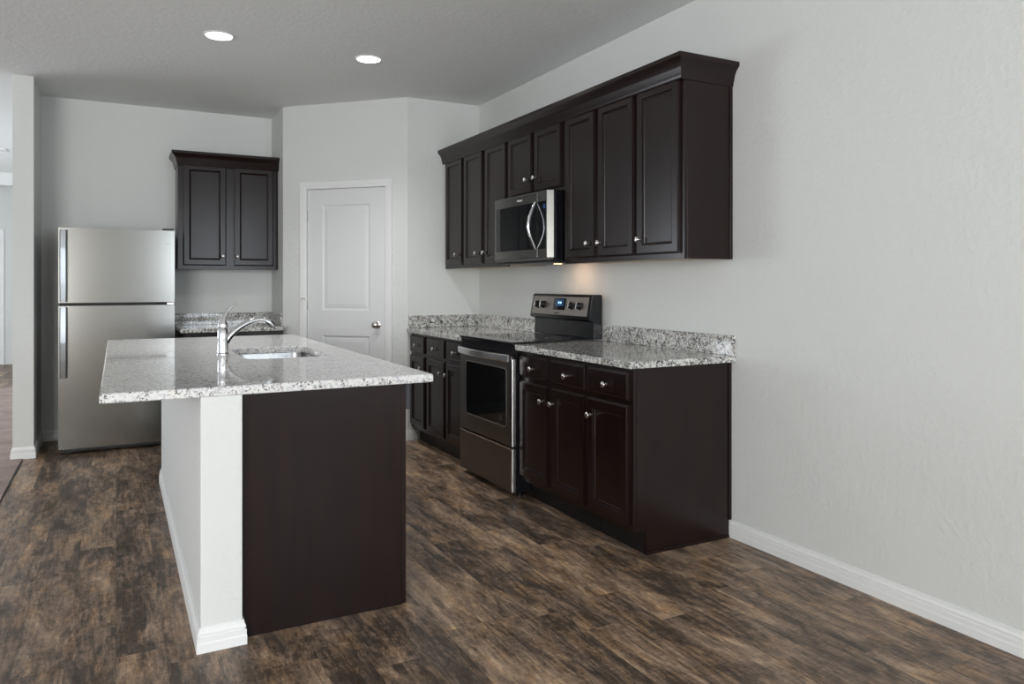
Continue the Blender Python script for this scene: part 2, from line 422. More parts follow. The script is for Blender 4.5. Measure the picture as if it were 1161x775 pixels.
baseboard('baseboard_hall', [(XL, YH), (-5.3, YH)], [(0, -1), (0, -1)])

# ------------------------------------------------------------------ pantry door
FD = Face((A.x, A.y, 0), (AU.x, AU.y, 0), (AN.x, AN.y, 0))
door = thing('door_1', 'white two-panel pantry door with a knob in the angled wall', 'door', (*ap(0.604), 0)); door['kind'] = 'structure'
S0, S1 = 0.234, 0.974
g = MB()
def strip(a0, a1, b0, b1, d0, d1): slab(g, FD, a0, a1, b0, b1, [(0, d0), (0, d1)])
pan = [(0.379, 0.820, 1.052, 1.938), (0.379, 0.820, 0.20, 0.838)]
zs = [0.012, 0.20, 0.838, 1.052, 1.938, 2.07]
D0 = -0.012
strip(S0, S1, zs[0], zs[-1], D0-0.035, D0-0.012)
strip(S0, 0.379, zs[0], zs[-1], D0-0.012, D0); strip(0.820, S1, zs[0], zs[-1], D0-0.012, D0)
for a, b in ((0, 1), (2, 3), (4, 5)): strip(0.379, 0.820, zs[a], zs[b], D0-0.012, D0)
dslab = g.build('door_slab', M['door'], door)
for p in pan:
    g = MB(); slab(g, FD, *p, [(0, D0-0.012), (0, D0-0.001), (0.004, D0-0.003), (0.010, D0-0.008), (0.018, D0-0.009), (0.024, D0-0.007), (0.050, D0-0.0035)])
    g.build('door_panel', M['door'], dslab)
g = MB()
g.lathe(FD.p(0.893, 0.935, D0), FD.n, [(0, 0.031), (0.004, 0.031), (0.008, 0.026), (0.012, 0.012), (0.030, 0.011), (0.036, 0.020), (0.045, 0.027), (0.055, 0.028), (0.064, 0.022), (0.068, 0.010), (0.069, 0)], 28)
plabel(g.build('doorknob', M['nickel'], dslab, True), 'round satin nickel doorknob')
for z in (1.847, 1.097, 0.25):
    g = MB(); g.lathe(FD.p(0.2275, z-0.045, -0.004), (0, 0, 1), [(0, 0.006), (0.09, 0.006), (0.092, 0.004)], 12)
    slab(g, FD, 0.2285, 0.2385, z-0.042, z+0.042, [(0, D0-0.001), (0, D0+0.002)])
    h = plabel(g.build('hinge', M['nickel'], door), 'satin nickel hinge')
g = MB(); g.tube([FD.p(0.2275, 1.147, 0.003), FD.p(0.212, 1.147, 0.022), FD.p(0.204, 1.147, 0.036)], [0.004, 0.004, 0.009], 12)
plabel(g.build('hinge_stop', M['nickel'], door), 'hinge pin door stop')
g = MB(); slab(g, FD, 0.976, 0.983, 0.90, 0.97, [(0, -0.010), (0, -0.002)]); plabel(g.build('strike_plate', M['nickel'], door), 'metal strike plate')
# casing with a mitred profile, plus the jamb
CW = 0.060
cp = [(0, 0.0), (0, 0.010), (0.004, 0.012), (0.016, 0.012), (0.020, 0.015), (0.050, 0.018), (0.057, 0.018), (CW, 0.014), (CW, 0)]
a0, a1, zt = 0.234, 0.974, 2.076
path = [(a0, 0, -1, 0), (a0, zt, -1, 1), (a1, zt, 1, 1), (a1, 0, 1, 0)]
MB().rings([[FD.p(a+na*o, b+nb*o, d) for o, d in cp] for a, b, na, nb in path]).build('casing', M['trim'], door)
g = MB()
for s0, s1 in ((DS0, S0-0.003), (S1+0.003, DS1)): slab(g, FD, s0, s1, 0, DZ, [(0, -0.11), (0, 0)])
slab(g, FD, S0-0.003, S1+0.003, 2.073, DZ, [(0, -0.11), (0, 0)])
g.build('jamb', M['trim'], door)

# hall door far left
hd = thing('door_2', 'white panel door at the far end of the hall', 'door', (-4.74, YH, 0)); hd['kind'] = 'structure'
FH = Face((-5.17, YH, 0), (1, 0, 0), (0, -1, 0))
g = MB(); slab(g, FH, 0.0, 0.81, 0.01, 2.06, [(0, 0), (0, 0.010)]); hs = g.build('door_slab', M['door'], hd)
for b0, b1 in ((0.2, 0.84), (1.05, 1.92)):
    slab(MB(), FH, 0.13, 0.68, b0, b1, [(0, 0.010), (0.008, 0.004), (0.014, 0.004), (0.04, 0.011)]).build('door_panel', M['door'], hs)
MB().lathe(FH.p(0.06, 0.95, 0.01), FH.n, [(0, 0.03), (0.01, 0.025), (0.03, 0.012), (0.045, 0.027), (0.06, 0.02), (0.064, 0)], 16).build('doorknob', M['nickel'], hs, True)
path = [(-0.01, 0, -1, 0), (-0.01, 2.07, -1, 1), (0.82, 2.07, 1, 1), (0.82, 0, 1, 0)]
MB().rings([[FH.p(a+na*o, b+nb*o, d) for o, d in cp] for a, b, na, nb in path]).build('casing', M['trim'], hd)

# ------------------------------------------------------------------ island
PX0, PX1, PY0, PY1 = -2.478, -2.340, 2.772, 5.28
IZ = CT-CTH
struct(quadbox(PX0, PX1, PY0, PY1, 0, IZ, bev=0.004).build('wall_island', M['wall']))
IX0, IX1, IY0, IY1 = PX1+0.001, -1.716, 2.812, 5.28
struct(MB().sweep([(PX0, PY1, -1, 0), (PX0, PY0, -1, -1), (PX1, PY0, 1, -1), (PX1, IY0-0.001, 1, 0)], BBP).build('baseboard_island', M['trim']))
isl = thing('island_cabinet', 'dark brown island base cabinet with a plain end panel, under the pale granite top', 'cabinet', ((IX0+IX1)/2, (IY0+IY1)/2, 0))
DWY0, DWY1 = 2.840, 3.450
g = MB()
g.box(IX0, IX0+0.06, DWY0-0.004, DWY1+0.004, 0.0, IZ)
g.box(IX0, IX1-0.02, DWY1+0.004, 3.66, 0.10, IZ); g.box(IX0, IX1-0.02, 4.42, IY1, 0.10, IZ)
g.box(IX0, IX1-0.02, 3.66, 4.42, 0.10, 0.66)
g.box(IX0, IX0+0.06, 3.66, 4.42, 0.66, IZ); g.box(IX1-0.08, IX1-0.02, 3.66, 4.42, 0.66, IZ)
g.build('body', M['wood'], isl)
MB().box(IX0, IX1-0.018, IY0, IY0+0.018, 0.0, IZ, 0.0008).build('end_panel', M['wood'], isl)
MB().box(IX1-0.0175, IX1, IY0-0.0015, IY0+0.022, 0.004, IZ, 0.001).build('face_frame', M['wood'], isl)
MB().box(IX1-0.095, IX1-0.08, DWY1+0.004, IY1, 0, 0.0995).build('toe_kick', M['toe'], isl)
FI = Face((IX1-0.02, DWY1+0.004, 0), (0, 1, 0), (1, 0, 0))
for k in range(2):
    cab_door(FI, 0.04+k*0.40, 0.42+k*0.40, 0.13, 0.69, isl, (0.40 if k == 0 else 0.46, 0.62))
for k in range(2): cab_door(FI, 0.04+k*0.40, 0.42+k*0.40, 0.72, 0.855, isl, None, 'drawer_front', DRAWER)
cab_door(FI, 0.86, 1.24, 0.13, 0.69, isl, (0.9, 0.62)); cab_door(FI, 0.86, 1.24, 0.72, 0.855, isl, (1.05, 0.787), 'drawer_front', DRAWER)
cab_door(FI, 1.27, 1.60, 0.13, 0.69, isl, (1.31, 0.62)); cab_door(FI, 1.27, 1.60, 0.72, 0.855, isl, (1.44, 0.787), 'drawer_front', DRAWER)

dw = thing('dishwasher', 'built-in dishwasher on the aisle side of the island, only its control panel edge showing', 'dishwasher', (-1.99, (DWY0+DWY1)/2, 0))
MB().box(-2.26, IX1-0.03, DWY0, DWY1, 0.02, IZ-0.006).build('tub', M['black_plastic'], dw)
MB().box(IX1-0.029, IX1-0.004, DWY0+0.003, DWY1-0.003, 0.11, 0.760, 0.003).build('door', M['steel'], dw)
MB().box(IX1-0.029, IX1+0.032, DWY0+0.001, DWY1-0.003, 0.768, IZ-0.006, 0.006).build('control_panel', M['slate'], dw)
MB().box(IX1-0.07, IX1-0.03, DWY0+0.01, DWY1-0.01, 0.0, 0.10).build('kick_plate', M['black_plastic'], dw)

# island top with the sink cut-out
TX0, TX1, TY0, TY1 = -2.784, -1.616, 2.770, 5.405
HX0, HX1, HY0, HY1, HR = -2.185, -1.775, 3.705, 4.375, 0.075
HC = Vector(((HX0+HX1)/2, (HY0+HY1)/2))
def rr_hit(ang, x0, x1, y0, y1, r):
    c = Vector(((x0+x1)/2, (y0+y1)/2)); hx, hy = (x1-x0)/2, (y1-y0)/2
    d = Vector((math.cos(ang), math.sin(ang))); lo, hi = 0.0, 3.0
    for _ in range(40):
        m = (lo+hi)/2; q = d*m
        qx, qy = abs(q.x)-(hx-r), abs(q.y)-(hy-r)
        sd = math.hypot(max(qx, 0), max(qy, 0))+min(max(qx, qy), 0)-r
        if sd < 0: lo = m
        else: hi = m
    return c+d*lo
def out_hit(ang, ins):
    d = Vector((math.cos(ang), math.sin(ang))); t = 9
    if abs(d.x) > 1e-6: t = min(t, ((TX1-ins if d.x > 0 else TX0+ins)-HC.x)/d.x)
    if abs(d.y) > 1e-6: t = min(t, ((TY1-ins if d.y > 0 else TY0+ins)-HC.y)/d.y)
    return HC+d*t
angs = [2*math.pi*k/120 for k in range(120)]
for cx in (TX0, TX1):
    for cy in (TY0, TY1): angs.append(math.atan2(cy-HC.y, cx-HC.x) % (2*math.pi))
angs = sorted(set(angs))
def ring_h(ins, z): return [(*rr_hit(a, HX0-ins, HX1+ins, HY0-ins, HY1+ins, HR+ins), z) for a in angs]
def ring_o(ins, z): return [(*out_hit(a, ins), z) for a in angs]
loops = [ring_h(0, CT-CTH), ring_h(0, CT-0.003), ring_h(0.003, CT), ring_o(0.006, CT), ring_o(0.0018, CT-0.0018), ring_o(0, CT-0.006), ring_o(0, CT-CTH+0.003), ring_o(0.003, CT-CTH), ring_h(0, CT-CTH)]
tp = MB().rings(loops, False, False)
bmesh.ops.remove_doubles(tp.bm, verts=tp.bm.verts, dist=1e-6)
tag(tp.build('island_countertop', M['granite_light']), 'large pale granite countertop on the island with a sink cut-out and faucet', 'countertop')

# sink
sink = thing('sink', 'stainless steel undermount sink set into the island countertop', 'sink', (HC.x, HC.y, 0.69))
def rs(ins, z, r=HR): return [(*rr_hit(a, HX0-ins, HX1+ins, HY0-ins, HY1+ins, max(r+ins, 0.02)), z) for a in angs]
zt = CT-CTH-0.0005
MB().rings([rs(0.018, zt-0.001), rs(0.018, zt), rs(-0.001, zt), rs(-0.004, zt-0.003), rs(-0.008, zt-0.15), rs(-0.018, zt-0.178), rs(-0.05, zt-0.186), rs(-0.12, zt-0.188)], False, True).build('basin', M['steel_bright'], sink, True)
MB().lathe((HC.x, HC.y, zt-0.1875), (0, 0, 1), [(0, 0.045), (0.002, 0.045), (0.003, 0.038), (0.0015, 0.03), (0.0012, 0)], 28).build('drain', M['chrome'], sink, True)

# faucet
fx, fy = -2.254, 4.033
fa = thing('faucet', 'tall chrome single-lever faucet standing on the island countertop', 'faucet', (fx, fy, CT))
MB().lathe((fx, fy, CT), (0, 0, 1), [(0, 0.030), (0.004, 0.030), (0.007, 0.0275), (0.012, 0.0262), (0.08, 0.0262), (0.125, 0.0258), (0.127, 0.0245), (0.129, 0.0258), (0.150, 0.0255), (0.158, 0.0235)], 36).build('body', M['chrome'], fa, True)
sd = Vector((math.cos(math.radians(6)), math.sin(math.radians(6)), 0))
def sp(r, z): q = Vector((fx, fy, CT))+sd*r; q.z = CT+z; return q
ctrl = [(0.008, 0.060), (0.030, 0.092), (0.055, 0.116), (0.085, 0.138), (0.118, 0.156), (0.150, 0.167), (0.180, 0.172), (0.205, 0.170), (0.222, 0.163)]
MB().tube([sp(*c) for c in ctrl], [0.020, 0.0185, 0.0165, 0.015, 0.0142, 0.0138, 0.0138, 0.0145, 0.0155], 20).build('spout', M['chrome'], fa, True)
hp = [(0.218, 0.1655), (0.232, 0.157), (0.244, 0.146), (0.252, 0.135)]
hd_ = MB().tube([sp(*c) for c in hp], [0.0160, 0.0172, 0.0172, 0.0155], 20).build('spray_head', M['chrome'], fa, True)
MB().tube([sp(0.2525, 0.1345), sp(0.2545, 0.1315)], [0.0125, 0.012], 16).build('nozzle', M['black_plastic'], hd_, True)
lv = [(-0.002, 0.150), (0.000, 0.172), (0.006, 0.193), (0.016, 0.213), (0.030, 0.231), (0.050, 0.247), (0.078, 0.262)]
MB().tube([sp(*c) for c in lv], [0.0240, 0.0195, 0.0125, 0.0085, 0.0065, 0.0055, 0.0035], 20).build('lever', M['chrome'], fa, True)

# ------------------------------------------------------------------ right wall base cabinets
BX = -0.612
FB = Face((BX, 0, 0), (0, 1, 0), (-1, 0, 0))
def base_cab(label, y0, y1, doors, end=None):
    c = thing('base_cabinet', label, 'cabinet', (BX/2, (y0+y1)/2, 0), 'base cabinets on the right wall')
    g = MB(); g.box(BX+0.019, -0.002, y0+(0.012 if end else 0.001), y1-0.001, 0.115, IZ-0.001); g.build('body', M['wood'], c)
    MB().box(BX, BX+0.0185, y0+0.0005, y1-0.001, 0.115, IZ-0.001, 0.001).build('face_frame', M['wood'], c)
    MB().box(-0.537, -0.52, y0+(0.012 if end else 0.001), y1-0.001, 0, 0.115).build('toe_kick', M['toe'], c)
    if end:
        MB().prism([(BX+0.019, 0.115), (-0.5395, 0.115), (-0.5395, 0.0), (-0.016, 0.0), (-0.016, 0.0875), (-0.002, 0.0875), (-0.002, IZ-0.001), (BX+0.019, IZ-0.001)], 'y', y0, y0+0.0115).build('end_panel', M['wood'], c)
        MB().box(-0.020, -0.0022, y0-0.007, y0-0.0002, 0.088, IZ-0.001, 0.002).build('scribe_molding', M['wood'], c)
        MB().box(-0.5395, -0.0165, y0-0.006, y0-0.0002, 0.0, 0.014, 0.002).build('shoe_molding', M['wood'], c)
    for d0, d1, k in doors:
        cab_door(FB, d0, d1, 0.142, 0.702, c, (k, 0.615))
        cab_door(FB, d0, d1, 0.728, 0.858, c, ((d0+d1)/2, 0.785), 'drawer', DRAWER)
    return c
base_cab('dark base cabinet at the near end of the run, with its plain side panel showing', 2.782, 3.156, [(2.806, 3.142, 3.112)], True)
base_cab('dark two-door two-drawer base cabinet just to the right of the range', 3.156, 3.866, [(3.170, 3.500, 3.478), (3.536, 3.862, 3.588)])
base_cab('dark two-door two-drawer base cabinet just to the left of the range', 4.630, 5.372, [(4.642, 4.971, 4.944), (5.005, 5.350, 5.055)])
base_cab('dark single-door base cabinet in the far corner by the pantry wall', 5.372, 5.724, [(5.404, 5.714, 5.450)])

def counter(label, y0, y1, ends):
    c = thing('granite_countertop', label, 'countertop', (-0.33, (y0+y1)/2, CT-CTH), 'granite countertops on the right wall')
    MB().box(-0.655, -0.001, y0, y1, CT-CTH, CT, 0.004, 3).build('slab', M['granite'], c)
    MB().box(-0.021, -0.001, y0, y1-(0.0 if not ends else 0.0), CT+0.0003, 1.014, 0.002).build('backsplash', M['granite'], c)
    if ends:
        MB().box(-0.640, -0.0215, y1-0.020, y1, CT+0.0003, 1.014, 0.002).build('backsplash', M['granite'], c)
    return c
counter('speckled granite countertop with backsplash to the right of the range', 2.750, 3.868, False)
counter('speckled granite countertop with backsplash in the corner left of the range', 4.626, YF-0.001, True)

# ------------------------------------------------------------------ range
RY0, RY1, RX = 3.873, 4.621, -0.672
rg = thing('range', 'black and dark stainless electric range between the two granite counters', 'stove', (-0.34, (RY0+RY1)/2, 0))
FR = Face((RX, 0, 0), (0, 1, 0), (-1, 0, 0))
MB().box(-0.640, -0.022, RY0, RY1, 0.030, 0.905, 0.003).build('body', M['black_enamel'], rg)
for yy in (RY0+0.05, RY1-0.05):
    for xx in (-0.59, -0.08): MB().lathe((xx, yy, 0), (0, 0, 1), [(0, 0.02), (0.008, 0.02), (0.01, 0.009), (0.031, 0.009)], 14).build('foot', M['black_plastic'], rg)
ct = MB().box(-0.672, -0.090, RY0-0.001, RY1+0.001, 0.9062, 0.9262, 0.006, 3).build('cooktop', M['black_glass'], rg)
for (cx, cy, r) in ((-0.52, 4.06, 0.115), (-0.52, 4.43, 0.09), (-0.24, 4.06, 0.08), (-0.24, 4.43, 0.105)):
    g = MB(); n = 48
    g.rings([[(cx+math.cos(2*math.pi*k/n)*q, cy+math.sin(2*math.pi*k/n)*q, z) for k in range(n)] for q, z in ((r-0.002, 0.9262), (r-0.002, 0.9265), (r, 0.9265), (r, 0.9262))], False, False)
    g.build('burner_ring', M['steel_dark'], ct)
# front rail below the cooktop
MB().box(-0.664, -0.641, RY0+0.002, RY1-0.002, 0.848, 0.9055, 0.003).build('front_rail', M['black_enamel'], rg)
# oven door
def edge_trim(z0, z1, parent):
    r = 0.012; pts = [(RX+r-r*math.cos(t), RY0+0.0005+r-r*math.sin(t)) for t in [math.radians(90*k/8) for k in range(9)]]
    pts = pts+[(-0.646, RY0+0.0005), (-0.646, RY0+0.0122)]
    return MB().prism(pts, 'z', z0, z1).build('edge_trim', M['steel_bright'], parent, True)
od = MB().box(RX, -0.645, RY0+0.0125, RY1-0.001, 0.306, 0.842, 0.005, 2).build('oven_door', M['steel_dark'], rg)
def rrect(F, a0, a1, b0, b1, r, d, n=6):
    out = []
    for cx, cy, s in ((a1-r, b1-r, 0), (a0+r, b1-r, 90), (a0+r, b0+r, 180), (a1-r, b0+r, 270)):
        for k in range(n+1):
            t = math.radians(s+90*k/n); out.append(F.p(cx+r*math.cos(t), cy+r*math.sin(t), d))
    return out
wa0, wa1, wb0, wb1 = 3.940, 4.520, 0.412, 0.767
g = MB(); g.rings([rrect(FR, wa0, wa1, wb0, wb1, 0.022, 0.0002), rrect(FR, wa0, wa1, wb0, wb1, 0.022, 0.0018), rrect(FR, wa0+0.003, wa1-0.003, wb0+0.003, wb1-0.003, 0.020, 0.0024), rrect(FR, wa0+0.006, wa1-0.006, wb0+0.006, wb1-0.006, 0.018, 0.0008)], True, True)
g.build('window_trim', M['steel_panel'], od)
g = MB(); g.rings([rrect(FR, wa0+0.006, wa1-0.006, wb0+0.006, wb1-0.006, 0.018, 0.0009), rrect(FR, wa0+0.006, wa1-0.006, wb0+0.006, wb1-0.006, 0.018, 0.0016)])
g.build('window', M['black_glass'], od)
MB().lathe(FR.p(4.015, 0.462, 0.0017), FR.n, [(0, 0.021), (0.0006, 0.021)], 28).build('sticker', M['steel_dark'], od)
# bright edge of the door that faces the camera side
edge_trim(0.308, 0.824, od)
# bowed handle
hn = 15; hl = []
for k in range(hn):
    t = k/(hn-1); y = RY0+0.018+t*(RY1-RY0-0.036); o = 0.016+0.030*(1-(2*t-1)**2)
    w_, h_ = 0.014, 0.0215
    c = FR.p(y, 0.832, o)
    hl.append([c+FR.n*dx+Vector((0, 0, dz)) for dx, dz in ((-w_/2, -h_), (w_/2-0.003, -h_), (w_/2, -h_+0.006), (w_/2, h_-0.006), (w_/2-0.003, h_), (-w_/2, h_))])
hb = MB().rings(hl).build('handle', M['steel_bright'], od)
for y in (RY0+0.035, RY1-0.035):
    MB().box(RX-0.020, RX+0.002, y-0.014, y+0.014, 0.818, 0.8415, 0.002).build('handle_bracket', M['black_plastic'], hb)
dr = MB().box(RX, -0.645, RY0+0.0125, RY1-0.001, 0.036, 0.298, 0.004).build('storage_drawer', M['steel_dark'], rg)
MB().box(RX-0.001, RX+0.010, RY0+0.0015, RY1-0.0015, 0.288, 0.2975, 0.001).build('drawer_lip', M['steel_bright'], dr)
edge_trim(0.038, 0.290, dr)
# back guard: recessed riser under a leaning console
bgm = MB().prism([(-0.089, 0.9268), (-0.083, 1.032), (-0.126, 1.045), (-0.124, 1.056), (-0.098, 1.198), (-0.090, 1.204), (-0.030, 1.204), (-0.0235, 1.196), (-0.0235, 0.9268)], 'y', RY0+0.002, RY1-0.002, 0.0025).build('backguard', M['black_enamel'], rg)
pn = Vector((-(1.198-1.056), 0, (-0.098+0.124))).normalized()
pv = Vector((0.026, 0, 0.142)).normalized()
FC = Face((-0.124, RY0+0.02, 1.056), (0, 1, 0), (pn.x, 0, pn.z), (pv.x, 0, pv.z))
if FC.n.x > 0: FC.n = -FC.n
CWd = RY1-RY0-0.04
g = MB(); slab(g, FC, 0.010, CWd-0.004, 0.010, 0.133, [(0, 0.0003), (0, 0.0025), (0.001, 0.003)]); cpn = g.build('control_panel', M['steel_panel'], bgm)
def fc(y, z): return (y-(RY0+0.02), (z-1.056)/pv.z)
for y in (4.520, 4.445, 4.086, 3.990):
    a, b = fc(y, 1.130)
    k = MB().lathe(FC.p(a, b, 0.003), FC.n, [(0, 0.0265), (0.006, 0.0265), (0.010, 0.0215), (0.030, 0.0195), (0.033, 0.0175), (0.0335, 0)], 28).build('knob', M['black_plastic'], cpn, True)
    g = MB(); slab(g, FC, a-0.004, a+0.004, b-0.019, b+0.019, [(0, 0.033), (0, 0.0385), (0.001, 0.0395)]); g.build('grip', M['chrome'], k)
a0, b0 = fc(4.166, 1.098); a1, b1 = fc(4.318, 1.176)
g = MB(); slab(g, FC, a0, a1, b0, b1, [(0, 0.003), (0, 0.0045), (0.001, 0.005)]); sc = g.build('display', M['black_glass'], cpn)
g = MB(); slab(g, FC, a0+0.024, a1-0.030, b0+0.026, b1-0.008, [(0, 0.005), (0, 0.0054)]); g.build('screen', M['display'], sc)
g = MB()
for q in (0.052, 0.062, 0.076, 0.086): slab(g, FC, a0+q, a0+q+0.006, b0+0.042, b0+0.056, [(0, 0.0054), (0, 0.0058)])
plabel(g.build('digits', M['digits'], sc), 'lit clock digits')
FCt = Face(FC.p(0, 0, 0), -FC.u, FC.n, FC.v)
aa, bb = fc(4.262, 1.0775); text_mesh(FCt, -aa, bb, 0.003, 'Whirlpool', 0.016, cpn, M['logo_dark'])

# ------------------------------------------------------------------ upper cabinets
UX = -0.312
FU = Face((UX, 0, 0), (0, 1, 0), (-1, 0, 0))
UZ0, UZ1 = 1.396, 2.302
def upper_cab(label, y0, y1, doors, z0=UZ0, db=1.424, end=False):
    c = thing('upper_cabinet', label, 'cabinet', (UX/2, (y0+y1)/2, z0), 'upper cabinets on the right wall')
    MB().box(UX+0.019, -0.002, y0+(0.012 if end else 0.001), y1-0.001, z0+0.012, UZ1-0.001).build('body', M['wood'], c)
    MB().box(UX, UX+0.0185, y0+0.0005, y1-0.001, z0, UZ1-0.001, 0.001).build('face_frame', M['wood'], c)
    MB().box(UX+0.0195, -0.003, y0+(0.0125 if end else 0.0015), y1-0.0015, z0+0.006, z0+0.0115).build('bottom_panel', M['underside'], c)
    if end:
        MB().box(UX+0.019, -0.002, y0, y0+0.0115, z0, UZ1-0.001, 0.0008).build('end_panel', M['wood'], c)
        MB().box(-0.020, -0.0022, y0-0.006, y0-0.0002, z0, UZ1-0.03, 0.002).build('scribe_molding', M['wood'], c)
    for d0, d1, k, kz in doors: cab_door(FU, d0, d1, db, 2.278, c, (k, kz))
    return c
upper_cab('tall dark upper cabinet with one door at the near end, its side panel showing', 2.774, 3.140, [(2.797, 3.130, 3.098, 1.503)], end=True)
upper_cab('tall dark two-door upper cabinet just to the right of the microwave', 3.140, 3.856, [(3.155, 3.484, 3.457, 1.504), (3.517, 3.832, 3.574, 1.506)])
upper_cab('short dark two-door upper cabinet directly above the microwave', 3.856, 4.602, [(3.880, 4.211, 4.188, 1.961), (4.245, 4.577, 4.300, 1.961)], z0=1.850, db=1.872)
upper_cab('tall dark two-door upper cabinet just to the left of the microwave', 4.602, 5.340, [(4.612, 4.945, 4.943-0.002, 1.502), (4.992, 5.322, 5.072, 1.503)])
upper_cab('tall dark upper cabinet with one door in the far corner by the pantry wall', 5.340, 5.724, [(5.358, 5.690, 5.446, 1.506)])
CRP = [(0.0005, 2.262), (0.004, 2.262), (0.009, 2.270), (0.010, 2.284), (0.014, 2.290), (0.018, 2.312), (0.028, 2.334), (0.042, 2.348), (0.045, 2.352), (0.050, 2.356), (0.050, 2.376), (0.0005, 2.376)]
def crown(label, pts, normals):
    path = [(p[0], p[1], n[0], n[1]) for p, n in zip(pts, normals)]
    return tag(MB().sweep(path, CRP).build('crown_molding', M['wood'], None, True), label, 'molding')
crown('long dark crown molding on top of the upper cabinets above the range', [(UX-0.0195, YF-0.001), (UX-0.0195, 2.7735), (-0.001, 2.7735)], [(-1, 0), (-1, -1), (0, -1)])

# microwave
MY0, MY1, MX = 3.872, 4.596, -0.421
mw = thing('microwave', 'stainless over-the-range microwave under the short upper cabinet', 'microwave', (-0.2, (MY0+MY1)/2, 1.41))
FM = Face((MX, 0, 0), (0, 1, 0), (-1, 0, 0))
MB().box(-0.382, -0.002, MY0+0.002, MY1-0.002, 1.418, 1.8485, 0.002).build('body', M['black_enamel'], mw)
MZ0, MZ1 = 1.434, 1.846
split = 4.006
md = MB().box(MX, -0.3825, split+0.001, MY1, MZ0, MZ1, 0.004).build('door', M['steel'], mw)
mp_ = MB().box(MX, -0.3825, MY0+0.0185, split-0.001, MZ0, MZ1, 0.002).build('control_panel', M['steel'], mw)
MB().prism([(MX+0.001, MY0+0.018), (-0.3825, MY0-0.002), (-0.3825, MY0+0.018)], 'z', MZ0, MZ1, 0.0008).build('edge_trim', M['steel'], mp_)
g = MB(); slab(g, FM, split+0.003, MY1-0.026, 1.489, 1.783, [(0, 0.0002), (0, 0.0012), (0.001, 0.0016)]); g.build('window', M['black_glass'], md)
g = MB(); slab(g, FM, MY0+0.026, split-0.003, 1.489, 1.783, [(0, 0.0002), (0, 0.0012), (0.001, 0.0016)]); kp = g.build('keypad', M['black_glass'], mp_)
g = MB(); slab(g, FM, MY0+0.034, split-0.075, 1.735, 1.762, [(0, 0.0016), (0, 0.002)]); g.build('display', M['display'], kp)
hl = []
for k in range(21):
    t = k/20; z = 1.490+t*0.292; o = 0.006+0.050*math.sin(math.pi*t)**1.1
    c = FM.p(split+0.014, z, o)
    hl.append(c)
MB().tube(hl, [0.0075+0.003*math.sin(math.pi*k/20) for k in range(21)], 14, 0.8, (0, 1, 0)).build('handle', M['chrome'], md, True)
FMt = Face((MX, 0, 0), (0, -1, 0), (-1, 0, 0))
text_mesh(FMt, -4.235, 1.812, 0.0002, 'Whirlpool', 0.017, md, M['logo'])
MB().box(-0.400, -0.05, MY0+0.02, MY1-0.02, 1.404, 1.4175, 0.004).build('vent_grille', M['black_plastic'], mw)
MB().box(-0.416, -0.383, MY0+0.004, MY1-0.004, 1.419, 1.4335, 0.003).build('lower_trim', M['steel_dark'], mw)
MB().lathe((-0.20, 4.12, 1.4035), (0, 0, -1), [(0, 0.028), (0.002, 0.028), (0.0025, 0.0)], 24).build('task_light', M['warm_lens'], mw)
sl = bpy.data.lights.new('microwave_lamp', 'SPOT'); sl.energy = 2.4; sl.color = (1.0, 0.62, 0.36); sl.spot_size = math.radians(165); sl.spot_blend = 1.0; sl.shadow_soft_size = 0.03
so = bpy.data.objects.new('microwave_lamp', sl); COL.objects.link(so); so.location = (-0.20, 4.12, 1.398)
so.rotation_euler = (Vector((0.10, 0.0, -0.10))).to_track_quat('-Z', 'Y').to_euler()

# ------------------------------------------------------------------ nook: refrigerator
RFX0, RFX1, RFY = -3.112, -2.328, 6.410
fr = thing('refrigerator', 'stainless top-freezer refrigerator against the back wall', 'refrigerator', ((RFX0+RFX1)/2, 6.74, 0))
FF = Face((0, RFY, 0), (1, 0, 0), (0, -1, 0))
MB().box(RFX0+0.004, RFX1-0.004, RFY+0.065, YB-0.025, 0.035, 1.680, 0.006).build('cabinet', M['black_plastic'], fr)
def fdoor(name, z0, z1):
    # door gently crowned across its width
    g = MB(); n = 12; loops = []
    pr_ = []
    for k in range(n+1):
        t = k/n; x = RFX0+t*(RFX1-RFX0); pr_.append((x, RFY+0.0015*(2*t-1)**2))
    pr_ += [(RFX1, RFY+0.060), (RFX0, RFY+0.060)]
    g.prism(pr_, 'z', z0, z1)
    return g.build(name, M['steel'], fr, True)
fz = fdoor('freezer_door', 1.131, 1.690); fd = fdoor('refrigerator_door', 0.045, 1.108)
MB().box(RFX0+0.01, RFX1-0.01, RFY+0.02, RFY+0.0645, 1.109, 1.130).build('door_gasket', M['gasket'], fr)
MB().box(RFX1-0.055, RFX1-0.004, RFY+0.010, RFY+0.0645, 1.1112, 1.1268, 0.001).build('center_hinge', M['nickel'], fr)
MB().box(RFX1-0.085, RFX1-0.004, RFY+0.010, RFY+0.12, 1.6905, 1.706, 0.003).build('top_hinge', M['black_plastic'], fr)
def fhandle(p, z0, z1, up):
    # long flat blade handle standing off the door
    g = MB(); loops = []
    for t in (0, 0.06, 0.25, 0.5, 0.75, 0.94, 1):
        z = z0+(z1-z0)*t; taper = 1.0 if up else 1.0
        d = 0.028+0.016*math.sin(math.pi*min(max(t, 0.0), 1.0))
        x0, x1 = RFX0+0.010, RFX0+0.058
        loops.append([(x0+0.004, RFY+0.007, z), (x0, RFY-d+0.004, z), (x0+0.006, RFY-d, z), (x1-0.010, RFY-d+0.004, z), (x1, RFY-d+0.018, z), (x1-0.004, RFY+0.007, z)])
    return g.rings(loops).build('handle', M['steel_mid'], p, False)
fhandle(fz, 1.140, 1.672, True); fhandle(fd, 0.575, 1.100, False)
text_mesh(FF, -2.366, 1.589, -0.0002, 'Whirlpool', 0.018, fz, M['logo'])
